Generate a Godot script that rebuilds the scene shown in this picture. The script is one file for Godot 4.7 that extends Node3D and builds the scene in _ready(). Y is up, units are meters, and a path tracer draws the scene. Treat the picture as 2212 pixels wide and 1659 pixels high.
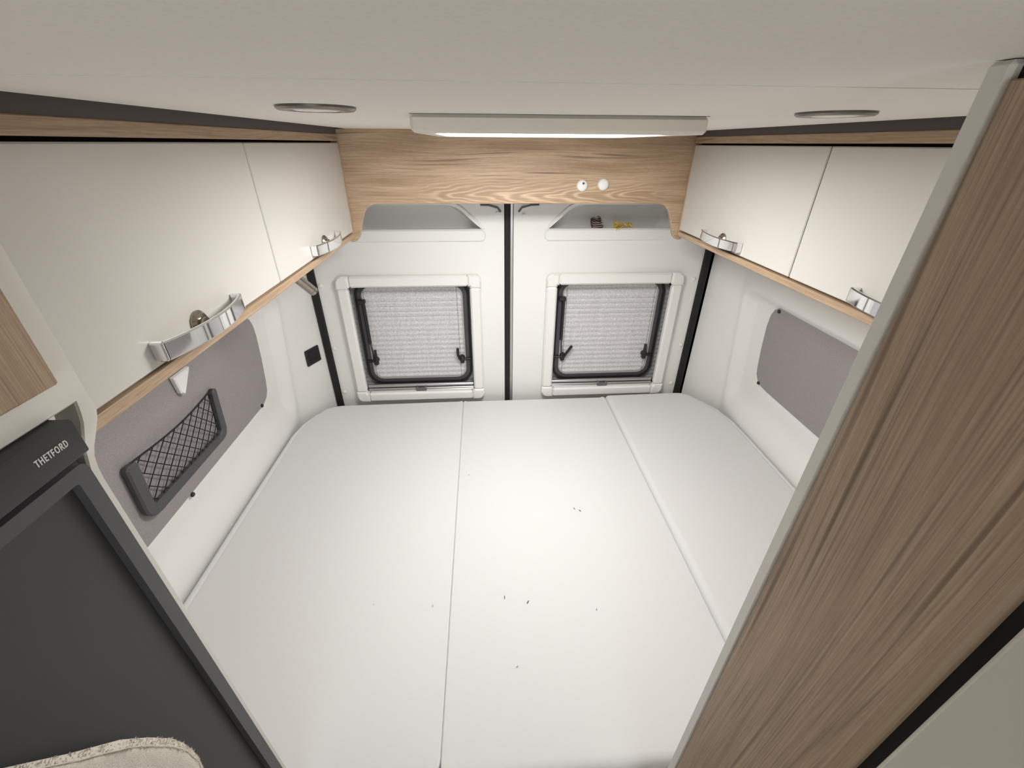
extends Node3D
# Rear sleeping area of a camper van. x right, y up, +z towards the cab; the rear doors stand at z = 0.

class Shape:
	var v := PackedVector3Array()
	var n := PackedVector3Array()
	var t := PackedVector2Array()
	var xf := Transform3D.IDENTITY
	var grain := Vector3(1, 0, 0)

	func uv_at(p: Vector3, nn: Vector3) -> Vector2:
		var s := nn.cross(grain)
		if s.length() < 0.3:
			s = Vector3(0, 1, 0) if absf(grain.y) < 0.5 else Vector3(1, 0, 0)
		s = s.normalized()
		if s.x + s.y * 1.1 + s.z * 1.2 < 0.0:
			s = -s
		return Vector2(p.dot(grain), p.dot(s))

	func tri3(a: Vector3, b: Vector3, c: Vector3, na: Vector3, nb: Vector3, nc: Vector3) -> void:
		a = xf * a; b = xf * b; c = xf * c
		na = (xf.basis * na).normalized(); nb = (xf.basis * nb).normalized(); nc = (xf.basis * nc).normalized()
		var ua := uv_at(a, na); var ub := uv_at(b, nb); var uc := uv_at(c, nc)
		if (b - a).cross(c - a).dot(na + nb + nc) > 0.0:
			v.append_array([a, c, b]); n.append_array([na, nc, nb]); t.append_array([ua, uc, ub])
		else:
			v.append_array([a, b, c]); n.append_array([na, nb, nc]); t.append_array([ua, ub, uc])

	func tri(a: Vector3, b: Vector3, c: Vector3, nn: Vector3) -> void:
		tri3(a, b, c, nn, nn, nn)

	func quad(a: Vector3, b: Vector3, c: Vector3, d: Vector3, nn: Vector3) -> void:
		tri(a, b, c, nn); tri(a, c, d, nn)

	func box(lo: Vector3, hi: Vector3, r := 0.0015) -> void:
		var c := (lo + hi) * 0.5
		var h := (hi - lo) * 0.5
		r = minf(r, minf(h.x, minf(h.y, h.z)) * 0.9)
		var face := func(a: int, s: Vector3) -> Vector3:
			var q := h * s
			for i in 3:
				if i != a: q[i] -= s[i] * r
			return c + q
		for a in 3:
			var b := (a + 1) % 3
			var d := (a + 2) % 3
			for s in [-1.0, 1.0]:
				var q := []
				for k in [[-1, -1], [1, -1], [1, 1], [-1, 1]]:
					var sv := Vector3(); sv[a] = s; sv[b] = k[0]; sv[d] = k[1]
					q.append(face.call(a, sv))
				var nn := Vector3(); nn[a] = s
				quad(q[0], q[1], q[2], q[3], nn)
				if r > 0.0:
					for w in [-1.0, 1.0]:
						var s0 := Vector3(); s0[b] = s; s0[d] = w; s0[a] = -1
						var s1 := s0; s1[a] = 1
						var en := Vector3(); en[b] = s; en[d] = w
						quad(face.call(b, s0), face.call(b, s1), face.call(d, s1), face.call(d, s0), en.normalized())
		if r > 0.0:
			for i in 8:
				var s := Vector3(1 if i & 1 else -1, 1 if i & 2 else -1, 1 if i & 4 else -1)
				tri(face.call(0, s), face.call(1, s), face.call(2, s), s.normalized())

	# rows of points joined by a smooth skin
	func grid(rows: Array, wrap_i := false, wrap_j := false, flip := false) -> void:
		var ni := rows.size()
		var nj: int = rows[0].size()
		var nn := []
		for i in ni:
			var row := PackedVector3Array(); row.resize(nj); nn.append(row)
		var ei := ni if wrap_i else ni - 1
		var ej := nj if wrap_j else nj - 1
		for i in ei:
			for j in ej:
				var i1 := (i + 1) % ni
				var j1 := (j + 1) % nj
				var cr: Vector3 = (rows[i1][j1] - rows[i][j]).cross(rows[i1][j] - rows[i][j1])
				if flip: cr = -cr
				nn[i][j] += cr; nn[i1][j] += cr; nn[i][j1] += cr; nn[i1][j1] += cr
		for i in ei:
			for j in ej:
				var i1 := (i + 1) % ni
				var j1 := (j + 1) % nj
				tri3(rows[i][j], rows[i1][j], rows[i1][j1], nn[i][j], nn[i1][j], nn[i1][j1])
				tri3(rows[i][j], rows[i1][j1], rows[i][j1], nn[i][j], nn[i1][j1], nn[i][j1])

	func put(axis: int, p: Vector2, d: float) -> Vector3:
		if axis == 0: return Vector3(d, p.y, p.x)
		if axis == 1: return Vector3(p.x, d, p.y)
		return Vector3(p.x, p.y, d)

	# outward corner directions of a polygon, scaled so that an offset keeps the edges parallel
	static func miters(poly: PackedVector2Array) -> PackedVector2Array:
		var out := PackedVector2Array()
		var cnt := poly.size()
		var sg := -1.0 if Geometry2D.is_polygon_clockwise(poly) else 1.0
		for i in cnt:
			var e0 := (poly[i] - poly[(i + cnt - 1) % cnt]).normalized()
			var e1 := (poly[(i + 1) % cnt] - poly[i]).normalized()
			var n0 := Vector2(e0.y, -e0.x) * sg
			var n1 := Vector2(e1.y, -e1.x) * sg
			var m := n0 + n1
			m = m.normalized() if m.length() > 0.01 else n0
			out.append(m / maxf(0.4, m.dot(n0)))
		return out

	# a polygon pushed along an axis, edges chamfered by r
	func prism(poly: PackedVector2Array, axis: int, lo: float, hi: float, r := 0.0) -> void:
		var cnt := poly.size()
		var ms := miters(poly)
		var ins := PackedVector2Array()
		for i in cnt: ins.append(poly[i] - ms[i] * r)
		var idx := Geometry2D.triangulate_polygon(ins)
		var an := put(axis, Vector2.ZERO, 1.0)
		for k in range(0, idx.size(), 3):
			tri(put(axis, ins[idx[k]], hi), put(axis, ins[idx[k + 1]], hi), put(axis, ins[idx[k + 2]], hi), an)
			tri(put(axis, ins[idx[k]], lo), put(axis, ins[idx[k + 1]], lo), put(axis, ins[idx[k + 2]], lo), -an)
		wallring(poly, ms, axis, lo + r, hi - r, 1.0)
		if r > 0.0:
			for i in cnt:
				var j := (i + 1) % cnt
				var en := put(axis, (ms[i] + ms[j]).normalized(), 0.0)
				quad(put(axis, poly[i], hi - r), put(axis, poly[j], hi - r), put(axis, ins[j], hi), put(axis, ins[i], hi), (en + an).normalized())
				quad(put(axis, poly[i], lo + r), put(axis, poly[j], lo + r), put(axis, ins[j], lo), put(axis, ins[i], lo), (en - an).normalized())

	func wallring(poly: PackedVector2Array, ms: PackedVector2Array, axis: int, lo: float, hi: float, sg: float) -> void:
		var cnt := poly.size()
		var sw := -1.0 if Geometry2D.is_polygon_clockwise(poly) else 1.0
		for i in cnt:
			var j := (i + 1) % cnt
			var e := (poly[j] - poly[i]).normalized()
			var en := Vector2(e.y, -e.x) * sw
			var mi := ms[i].normalized()
			var mj := ms[j].normalized()
			if mi.dot(en) < 0.93: mi = en
			if mj.dot(en) < 0.93: mj = en
			var na := put(axis, mi * sg, 0.0)
			var nb := put(axis, mj * sg, 0.0)
			tri3(put(axis, poly[i], lo), put(axis, poly[j], lo), put(axis, poly[j], hi), na, nb, nb)
			tri3(put(axis, poly[i], lo), put(axis, poly[j], hi), put(axis, poly[i], hi), na, nb, na)

	# a flat ring between two outlines with the same number of points
	func ring(outer: PackedVector2Array, inner: PackedVector2Array, axis: int, lo: float, hi: float) -> void:
		var cnt := outer.size()
		var an := put(axis, Vector2.ZERO, 1.0)
		for i in cnt:
			var j := (i + 1) % cnt
			quad(put(axis, outer[i], hi), put(axis, outer[j], hi), put(axis, inner[j], hi), put(axis, inner[i], hi), an)
			quad(put(axis, outer[i], lo), put(axis, outer[j], lo), put(axis, inner[j], lo), put(axis, inner[i], lo), -an)
		wallring(outer, miters(outer), axis, lo, hi, 1.0)
		wallring(inner, miters(inner), axis, lo, hi, -1.0)

	func tube(path: PackedVector3Array, r: float, sides := 8, closed := false) -> void:
		var rows := []
		var cnt := path.size()
		var side := Vector3.ZERO
		for i in cnt:
			var a := path[(i + cnt - 1) % cnt] if closed or i > 0 else path[i]
			var b := path[(i + 1) % cnt] if closed or i < cnt - 1 else path[i]
			var d := (b - a).normalized()
			if side == Vector3.ZERO:
				side = d.cross(Vector3(0.31, 0.87, 0.38)).normalized()
			side = (side - d * side.dot(d)).normalized()
			var up := d.cross(side)
			var row := PackedVector3Array()
			for k in sides:
				var w := TAU * k / sides
				row.append(path[i] + (side * cos(w) + up * sin(w)) * r)
			rows.append(row)
		grid(rows, closed, true, true)
		if not closed:
			for e in [0, cnt - 1]:
				var d2: Vector3 = (path[1] - path[0]).normalized() if e else (path[0] - path[1]).normalized()
				if e: d2 = (path[cnt - 1] - path[cnt - 2]).normalized()
				for k in sides:
					tri(path[e], rows[e][k], rows[e][(k + 1) % sides], d2)

	# profile of (radius, height) turned about the y axis of xf
	func lathe(profile: Array, seg := 32) -> void:
		for k in profile.size() - 1:
			var p: Vector2 = profile[k]
			var q: Vector2 = profile[k + 1]
			if p.distance_to(q) < 1e-6: continue
			var sn := Vector2(q.y - p.y, p.x - q.x).normalized()
			for i in seg:
				var a := TAU * i / seg
				var b := TAU * (i + 1) / seg
				var da := Vector3(cos(a), 0, sin(a))
				var db := Vector3(cos(b), 0, sin(b))
				var na := da * sn.x + Vector3(0, sn.y, 0)
				var nb := db * sn.x + Vector3(0, sn.y, 0)
				var a0 := da * p.x + Vector3(0, p.y, 0)
				var b0 := db * p.x + Vector3(0, p.y, 0)
				var a1 := da * q.x + Vector3(0, q.y, 0)
				var b1 := db * q.x + Vector3(0, q.y, 0)
				if p.x > 1e-6: tri3(a0, b0, b1, na, nb, nb)
				if q.x > 1e-6: tri3(a0, b1, a1, na, nb, na)

	func mesh(m: Material) -> ArrayMesh:
		var arr := []
		arr.resize(Mesh.ARRAY_MAX)
		arr[Mesh.ARRAY_VERTEX] = v
		arr[Mesh.ARRAY_NORMAL] = n
		arr[Mesh.ARRAY_TEX_UV] = t
		var am := ArrayMesh.new()
		am.add_surface_from_arrays(Mesh.PRIMITIVE_TRIANGLES, arr)
		am.surface_set_material(0, m)
		return am

const MIRROR := Transform3D(Vector3(-1, 0, 0), Vector3(0, 1, 0), Vector3(0, 0, 1), Vector3.ZERO)
var M := {}

func part(called: String, s: Shape, m: String, parent: Node = self, label := "") -> MeshInstance3D:
	var o := MeshInstance3D.new()
	o.name = called
	# the mesh is kept about its own base so that the node stands where the part does
	o.mesh = s.mesh(M[m])
	o.cast_shadow = GeometryInstance3D.SHADOW_CASTING_SETTING_ON
	parent.add_child(o, true)
	if label: o.set_meta("label", label)
	return o

func tag(o: Node, label: String, category: String, group := "") -> Node:
	o.set_meta("label", label)
	o.set_meta("category", category)
	if group: o.set_meta("group", group)
	return o

func structure(o: Node, label := "", category := "") -> Node:
	o.set_meta("kind", "structure")
	if label: o.set_meta("label", label)
	if category: o.set_meta("category", category)
	return o

func thing(called: String, label: String, category: String, group := "") -> Node3D:
	var o := Node3D.new()
	o.name = called
	add_child(o, true)
	tag(o, label, category, group)
	return o

func rrect(x0: float, y0: float, x1: float, y1: float, r: float, seg := 6) -> PackedVector2Array:
	var out := PackedVector2Array()
	for c in [[x1 - r, y1 - r, 0.0], [x0 + r, y1 - r, 90.0], [x0 + r, y0 + r, 180.0], [x1 - r, y0 + r, 270.0]]:
		for k in seg + 1:
			var a := deg_to_rad(c[2] + 90.0 * k / seg)
			out.append(Vector2(c[0] + r * cos(a), c[1] + r * sin(a)))
	return out

func pts(a: Array) -> PackedVector2Array:
	var out := PackedVector2Array()
	for k in range(0, a.size(), 2): out.append(Vector2(a[k], a[k + 1]))
	return out

func mat(called: String, c: Color, rough := 0.6, metal := 0.0) -> StandardMaterial3D:
	var m := StandardMaterial3D.new()
	m.albedo_color = c
	m.roughness = rough
	m.metallic = metal
	M[called] = m
	return m

func noise(sd: int) -> FastNoiseLite:
	var f := FastNoiseLite.new()
	f.noise_type = FastNoiseLite.TYPE_SIMPLEX_SMOOTH
	f.frequency = 1.0
	f.fractal_type = FastNoiseLite.FRACTAL_NONE
	f.seed = sd
	return f

# laminate with wood print: image x runs along the grain
func wood_texture(w: int, h: int, lu: float, lv: float, sd: int, arches: bool, tone: float) -> ImageTexture:
	var data := PackedByteArray()
	data.resize(w * h * 3)
	var n0 := noise(sd); var n1 := noise(sd + 1); var n2 := noise(sd + 2); var n3 := noise(sd + 3); var n4 := noise(sd + 4); var n5 := noise(sd + 5)
	var pale := Vector3(190, 166, 139)
	var mid := Vector3(150, 126, 102)
	var deep := Vector3(98, 79, 63)
	var k := 0
	for y in h:
		var vv := y * lv / h
		for x in w:
			var u := x * lu / w
			var wv := vv + 0.007 * n0.get_noise_2d(u * 2.0, vv * 6.0)
			var coarse := n1.get_noise_2d(u * 1.2, wv * 20.0)
			var med := n2.get_noise_2d(u * 2.0, wv * 120.0)
			var fine := n3.get_noise_2d(u * 6.0, wv * 560.0)
			var pore := n5.get_noise_2d(u * 26.0, wv * 1000.0)
			var streak := maxf(0.0, n4.get_noise_2d(u * 2.8 + 9.0, wv * 150.0) - 0.40) * 1.5 * smoothstep(-0.3, 0.5, coarse)
			var f := 0.50 + 0.24 * coarse + 0.18 * med + 0.32 * fine + 0.16 * pore
			if arches:
				# broad mottling, then a row of nested arches low on the board
				f += 0.30 * n2.get_noise_2d(u * 3.0 + 40.0, vv * 14.0)
				var cv := wv - 0.204
				var cw := exp(-cv * cv / 0.0013) * smoothstep(0.26, 0.40, u) * (1.0 - smoothstep(0.98, 1.14, u))
				var q := sqrt(cv * cv + 0.00004) - (u - 0.2) * 0.115 + 0.004 * n0.get_noise_2d(u * 10.0, vv * 40.0)
				var ringy := 0.5 + 0.5 * sin(q * TAU / 0.0095)
				f = lerpf(f, 0.0 + 1.15 * ringy * ringy + 0.18 * fine, cw * 0.8)
				streak *= 1.0 - cw
			var c := mid.lerp(pale, clampf(f, -0.35, 1.25))
			c = c.lerp(deep, clampf(streak + maxf(0.0, -fine - 0.45) * 0.5 + maxf(0.0, -coarse - 0.5) * 0.25, 0.0, 0.8))
			c *= tone
			data[k] = int(c.x); data[k + 1] = int(c.y); data[k + 2] = int(c.z)
			k += 3
	return ImageTexture.create_from_image(Image.create_from_data(w, h, false, Image.FORMAT_RGB8, data))

func speckle_texture(sz: int, base: float, amp: float, sparkle: float, sd: int, tint: Vector3) -> ImageTexture:
	var rng := RandomNumberGenerator.new(); rng.seed = sd
	var nz := noise(sd)
	var data := PackedByteArray(); data.resize(sz * sz * 3)
	var k := 0
	for y in sz:
		for x in sz:
			var f := base + amp * (rng.randf() - 0.5) + amp * 0.25 * nz.get_noise_2d(x * 0.11, y * 0.11)
			if rng.randf() < sparkle: f += 0.35 * rng.randf()
			for c in 3:
				data[k] = int(clampf(f * tint[c], 0, 1) * 255.0); k += 1
	return ImageTexture.create_from_image(Image.create_from_data(sz, sz, false, Image.FORMAT_RGB8, data))

func triplanar(called: String, tex: Texture2D, per_metre: float, rough: float) -> StandardMaterial3D:
	var m := mat(called, Color.WHITE, rough)
	m.albedo_texture = tex
	m.uv1_triplanar = true
	m.uv1_world_triplanar = true
	m.uv1_scale = Vector3.ONE * per_metre
	return m

func materials() -> void:
	var m := mat("oak", Color.WHITE, 0.5)
	m.albedo_texture = wood_texture(1536, 640, 1.4, 0.6, 11, true, 1.1)
	m.uv1_scale = Vector3(1 / 1.4, 1 / 0.6, 1)
	m.uv1_offset = Vector3(0.45, 0.5, 0)
	m = mat("oak_edge", Color.WHITE, 0.5)
	m.albedo_texture = wood_texture(1024, 128, 1.5, 0.12, 17, false, 1.06)
	m.uv1_scale = Vector3(1 / 1.5, 1 / 0.12, 1)
	m = mat("oak_upright", Color.WHITE, 0.5)
	m.albedo_texture = wood_texture(1024, 640, 1.2, 0.25, 29, false, 0.97)
	m.uv1_scale = Vector3(1 / 1.2, 1 / 0.25, 1)
	m.uv1_offset = Vector3(0.3, 0.6, 0)
	mat("plastic", Color(0.932, 0.93, 0.918), 0.38)
	mat("frame_plastic", Color(0.93, 0.925, 0.91), 0.4)
	mat("lacquer", Color(0.80, 0.79, 0.765), 0.32)
	mat("cream", Color(0.865, 0.855, 0.825), 0.45)
	mat("beige", Color(0.86, 0.835, 0.79), 0.5)
	mat("door_grey", Color(0.78, 0.77, 0.72), 0.6)
	triplanar("headliner", speckle_texture(256, 0.92, 0.02, 0.0, 5, Vector3(1.0, 0.982, 0.95)), 7.0, 0.95)
	triplanar("fabric", speckle_texture(256, 0.87, 0.012, 0.0, 6, Vector3(1.0, 0.998, 0.995)), 9.0, 0.95).rim_enabled = false
	triplanar("felt", speckle_texture(256, 0.60, 0.10, 0.0, 7, Vector3(1.0, 0.965, 0.965)), 8.0, 0.95)
	triplanar("screen_light", speckle_texture(512, 0.81, 0.20, 0.07, 8, Vector3(1.0, 0.99, 1.0)), 1.6, 0.75)
	triplanar("screen_grey", speckle_texture(256, 0.66, 0.08, 0.0, 9, Vector3(1.0, 0.99, 1.0)), 5.0, 0.8)
	triplanar("plush", speckle_texture(256, 0.84, 0.10, 0.02, 10, Vector3(1.0, 0.965, 0.91)), 12.0, 1.0)
	var bump := noise(61)
	var bi := Image.create_empty(256, 256, false, Image.FORMAT_L8)
	var brng := RandomNumberGenerator.new(); brng.seed = 9
	for y in 256:
		for x in 256:
			var g := 0.5 + 0.25 * bump.get_noise_2d(x * 0.25, y * 0.25) + 0.3 * (brng.randf() - 0.5)
			bi.set_pixel(x, y, Color(g, g, g))
	bi.convert(Image.FORMAT_RGBA8)
	bi.bump_map_to_normal_map(3.0)
	M["plush"].normal_enabled = true
	M["plush"].normal_texture = ImageTexture.create_from_image(bi)
	M["plush"].normal_scale = 0.8
	mat("rubber", Color(0.085, 0.08, 0.08), 0.7)
	mat("black_plastic", Color(0.13, 0.125, 0.13), 0.45)
	mat("smoke_plastic", Color(0.27, 0.25, 0.275), 0.35)
	mat("fridge_black", Color(0.235, 0.235, 0.24), 0.55)
	mat("panel_black", Color(0.165, 0.165, 0.17), 0.5)
	mat("fridge_frame", Color(0.30, 0.295, 0.30), 0.5)
	mat("net_frame", Color(0.30, 0.30, 0.305), 0.6)
	mat("cord", Color(0.14, 0.12, 0.125), 0.8)
	mat("cove", Color(0.40, 0.37, 0.36), 0.9)
	mat("gap", Color(0.10, 0.085, 0.075), 0.9)
	mat("chrome", Color(0.93, 0.93, 0.935), 0.07, 1.0)
	mat("dark_chrome", Color(0.62, 0.58, 0.54), 0.2, 1.0)
	mat("ring_metal", Color(0.46, 0.44, 0.42), 0.25, 1.0)
	mat("satin_metal", Color(0.72, 0.71, 0.70), 0.32, 1.0)
	mat("aluminium", Color(0.74, 0.735, 0.74), 0.38, 0.85)
	mat("grey_tab", Color(0.40, 0.39, 0.40), 0.5)
	mat("print", Color(0.80, 0.80, 0.78), 0.6)
	mat("gold", Color(0.88, 0.76, 0.34), 0.35, 0.3)
	mat("brown_cord", Color(0.25, 0.17, 0.15), 0.8)
	mat("pale_cord", Color(0.72, 0.68, 0.64), 0.8)
	mat("white_cap", Color(0.93, 0.93, 0.925), 0.3)
	mat("speck", Color(0.32, 0.29, 0.27), 0.9)
	mat("van_floor", Color(0.42, 0.38, 0.34), 0.7)
	m = mat("lamp_glow", Color(0.95, 0.95, 0.93), 0.5)
	m.emission_enabled = true
	m.emission = Color(1.0, 0.992, 0.98)
	m.emission_energy_multiplier = 1.0
	m = mat("lens", Color(0.93, 0.92, 0.90), 0.35)

func _ready() -> void:
	# ---------- camera, surroundings, lamps ----------
	var cam := Camera3D.new()
	cam.name = "camera"
	cam.position = Vector3(-0.125, 1.85, 1.67)
	cam.rotation_degrees = Vector3(-29.79, -3.99, 0.384)
	cam.fov = 84.85
	cam.near = 0.01
	add_child(cam)
	cam.current = true
	var we := WorldEnvironment.new()
	we.name = "surroundings"
	var env := Environment.new()
	env.background_mode = Environment.BG_COLOR
	env.background_color = Color(0.97, 0.985, 1.0)
	env.background_energy_multiplier = 5.0
	env.tonemap_mode = Environment.TONE_MAPPER_LINEAR
	env.tonemap_exposure = 1.0
	env.sdfgi_enabled = true
	env.ssao_enabled = true
	env.ssil_enabled = true
	we.environment = env
	add_child(we)
	var la := AreaLight3D.new()
	la.name = "rear_lamp_light"
	la.area_size = Vector2(0.35, 0.27)
	la.position = Vector3(-0.009, 1.8775, 0.731)
	la.rotation_degrees = Vector3(-90, 0, 0)
	la.light_energy = 1.0
	la.light_color = Color(1.0, 0.992, 0.985)
	la.shadow_enabled = true
	la.area_range = 6.0
	add_child(la)
	materials()
	build_shell()
	build_rear_doors()
	build_window(1, -0.4185)
	build_window(2, 0.4085)
	build_fascia()
	build_overhead(-1)
	build_overhead(1)
	build_fridge_unit()
	build_partition()
	build_bed()
	build_side_panels()
	build_lamps()
	build_small_things()

func wall_x(y: float, z: float) -> float:
	# inner face of the left side lining: leans in towards the roof, swings in at the rear pillar, shallow tray round the felt panel
	var x := 0.90 - 0.095 * (y - 0.88)
	if z < 0.168: x = lerpf(0.806, x, z / 0.168)
	# rounded tray outline as a distance field
	var q := Vector2(absf(z - 0.80) - (0.80 - 0.19), absf(y - 1.05) - (1.392 - 1.05))
	var r := 0.06
	q += Vector2(r, r)
	var d := Vector2(maxf(q.x, 0), maxf(q.y, 0)).length() + minf(maxf(q.x, q.y), 0.0) - r
	var depth := 0.037 * clampf(-d / 0.03, 0.0, 1.0)
	depth *= smoothstep(0.86, 0.99, y)
	return -(x + depth)

func build_shell() -> void:
	var s := Shape.new()
	s.box(Vector3(-1.06, -0.08, -0.16), Vector3(1.06, 0, 3.3), 0)
	structure(part("floor", s, "van_floor"), "dark van floor under the bed", "floor")
	# ceiling: roof, two lining boards with a seam between them
	s = Shape.new()
	s.box(Vector3(-1.06, 1.925, -0.16), Vector3(1.06, 1.99, 3.3), 0)
	var c := part("ceiling", s, "headliner")
	structure(c, "flat pale grey-beige ceiling lining", "ceiling")
	s = Shape.new()
	s.box(Vector3(-0.517, 1.885, 0.186), Vector3(0.517, 1.905, 1.3320), 0.0)
	part("lining_board", s, "headliner", c)
	s = Shape.new()
	s.box(Vector3(-0.517, 1.885, 1.3346), Vector3(0.517, 1.905, 3.2), 0.0)
	part("lining_board", s, "headliner", c)
	s = Shape.new()
	s.box(Vector3(-0.517, 1.8853, 1.3320), Vector3(0.517, 1.904, 1.3346), 0)
	part("seam_joint", s, "cove", c, "thin dark joint between the two ceiling boards")
	for sx in [-1, 1]:
		s = Shape.new()
		if sx > 0: s.xf = MIRROR
		var rows := []
		var ys := []
		var y := 0.0
		while y < 1.925:
			ys.append(y); y += 0.1 if y < 0.79 else 0.0125
		ys.append(1.925)
		var zs := []
		var z := 0.0
		while z < 3.25:
			zs.append(z); z += 0.01 if z < 0.42 else (0.05 if z < 1.6 else 0.15)
		zs.append(3.25)
		for yy in ys:
			var row := PackedVector3Array()
			for zz in zs: row.append(Vector3(wall_x(yy, zz), yy, zz))
			rows.append(row)
		s.grid(rows, false, false, false)
		s.box(Vector3(-1.06, 0, -0.12), Vector3(-0.975, 1.925, 3.25), 0)
		structure(part("wall_left" if sx < 0 else "wall_right", s, "plastic"), "white moulded side lining with a shallow tray " + ("left" if sx < 0 else "right") + " of the bed", "wall")
	s = Shape.new()
	s.box(Vector3(-1.06, 0, -0.16), Vector3(1.06, 1.925, -0.12), 0)
	structure(part("wall_rear", s, "rubber"), "dark outer skin behind the rear doors", "wall")
	# bulkhead towards the cab, unseen, its open bay added to bring in fill daylight
	s = Shape.new()
	s.box(Vector3(-1.06, 0, 3.2), Vector3(1.06, 0.95, 3.28), 0)
	s.box(Vector3(-1.06, 1.72, 3.2), Vector3(1.06, 1.925, 3.28), 0)
	s.box(Vector3(-1.06, 0.95, 3.2), Vector3(-0.7, 1.72, 3.28), 0)
	s.box(Vector3(0.7, 0.95, 3.2), Vector3(1.06, 1.72, 3.28), 0)
	structure(part("wall_front", s, "cream"), "unseen cream bulkhead towards the cab with an open bay added for daylight", "wall")
	# black weather seals at the door edges
	var k := 1
	for a in [[-0.806, -0.777], [0.763, 0.792]]:
		s = Shape.new()
		s.box(Vector3(a[0], 0.3, -0.05), Vector3(a[1], 1.88, 0.012), 0.005)
		structure(part("trim_%d" % k, s, "rubber"), "black rubber door seal at the " + ("left" if k == 1 else "right") + " rear pillar", "seal")
		k += 1
	s = Shape.new()
	s.box(Vector3(-0.042, 0.3, -0.05), Vector3(-0.022, 1.88, 0.006), 0.004)
	var t := part("trim_3", s, "rubber")
	structure(t, "black rubber seal between the two rear doors", "seal")
	s = Shape.new()
	s.box(Vector3(-0.0215, 0.3, -0.05), Vector3(-0.006, 1.88, 0.0), 0.004)
	part("edge_strip", s, "aluminium", t, "grey edge strip beside the black seal")

func door_pocket(sg: float) -> PackedVector2Array:
	var a := [0.60, 1.569, 0.128, 1.569, 0.15, 1.588, 0.178, 1.612, 0.197, 1.63, 0.218, 1.6435, 0.243, 1.651, 0.27, 1.653, 0.60, 1.653, 0.625, 1.64, 0.625, 1.58]
	var out := PackedVector2Array()
	for k in range(0, a.size(), 2): out.append(Vector2(a[k] * sg, a[k + 1]))
	return out

func build_rear_doors() -> void:
	for d in 2:
		var sg := -1.0 if d == 0 else 1.0
		var x0 := -0.777 if d == 0 else -0.006
		var x1 := -0.042 if d == 0 else 0.763
		var cx := -0.4185 if d == 0 else 0.4085
		var root := Node3D.new()
		root.name = "door_%d" % (d + 1)
		add_child(root)
		structure(root, "white lined rear van door on the " + ("left" if d == 0 else "right") + " of the centre seal", "door")
		var s := Shape.new()
		var pocket := door_pocket(sg)
		var hole := rrect(cx - 0.274, 0.85, cx + 0.274, 1.385, 0.01, 3)
		for half in [[x0, cx], [cx, x1]]:
			var r := PackedVector2Array([Vector2(half[0], 0.3), Vector2(half[1], 0.3), Vector2(half[1], 1.88), Vector2(half[0], 1.88)])
			for cut in [pocket, hole]:
				var got := Geometry2D.clip_polygons(r, cut)
				r = got[0]
			s.prism(r, 2, -0.02, 0.0, 0.0)
		part("door_lining", s, "plastic", root)
		# pocket bowl behind the opening
		s = Shape.new()
		var bowl := []
		var edge := pocket
		for lv in [[0.0, -0.001], [-0.004, -0.035], [-0.012, -0.08], [-0.03, -0.1]]:
			var row := PackedVector3Array()
			for p in edge:
				var q := p
				if p.y < 1.58: q.y = 1.535 if lv[1] < -0.01 else 1.569
				var mid := Vector2(sg * 0.37, 1.60)
				q = q + (mid - q).normalized() * (-lv[0]) * (0.4 if lv[1] > -0.09 else 1.0)
				row.append(Vector3(q.x, q.y, lv[1]))
			bowl.append(row)
		s.grid(bowl, false, true, d == 0)
		var last: PackedVector3Array = bowl[bowl.size() - 1]
		var cen := Vector3(sg * 0.37, 1.60, -0.1)
		for i in last.size():
			s.tri(cen, last[i], last[(i + 1) % last.size()], Vector3(0, 0, 1))
		part("pocket_bowl", s, "plastic", root)
		# front lip of the pocket, a rounded bar standing slightly proud
		s = Shape.new()
		var lip := rrect(minf(sg * 0.112, sg * 0.66), 1.5235, maxf(sg * 0.112, sg * 0.66), 1.5685, 0.019, 6)
		s.prism(lip, 2, -0.012, 0.007, 0.005)
		part("pocket_lip", s, "plastic", root)
		# raised rim round the opening
		s = Shape.new()
		var rim := PackedVector3Array()
		var mm := Shape.miters(pocket)
		for i in range(1, 9):
			var q := pocket[i] + mm[i] * 0.011
			if i == 1: q = Vector2(sg * 0.118, 1.566)
			rim.append(Vector3(q.x, q.y, 0.0))
		s.tube(rim, 0.0042, 8)
		part("pocket_rim", s, "plastic", root)
		# plug buttons
		for p in ([Vector2(-0.765, 1.36), Vector2(-0.765, 1.09), Vector2(-0.763, 0.875), Vector2(-0.065, 1.624)] if d == 0 else [Vector2(0.742, 1.367), Vector2(0.75, 1.07), Vector2(0.744, 0.872), Vector2(0.032, 1.617)]):
			s = Shape.new()
			s.xf = Transform3D(Basis(Vector3(1, 0, 0), PI / 2), Vector3(p.x, p.y, 0.0))
			s.lathe([Vector2(0.0085, 0), Vector2(0.0085, 0.002), Vector2(0.006, 0.0045), Vector2(0, 0.0055)], 16)
			part("plug_button", s, "plastic", root)
		# dark latch bracket peeping out under the wooden panel
		s = Shape.new()
		var bx := -0.055 if d == 0 else 0.012
		var dirx := -1.0 if d == 0 else 1.0
		s.tube(PackedVector3Array([Vector3(bx, 1.63, 0.006), Vector3(bx + dirx * 0.012, 1.645, 0.008), Vector3(bx + dirx * 0.045, 1.6535, 0.008), Vector3(bx + dirx * 0.075, 1.6545, 0.008)]), 0.0035, 6)
		part("latch_bracket", s, "grey_tab", root)

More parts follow.
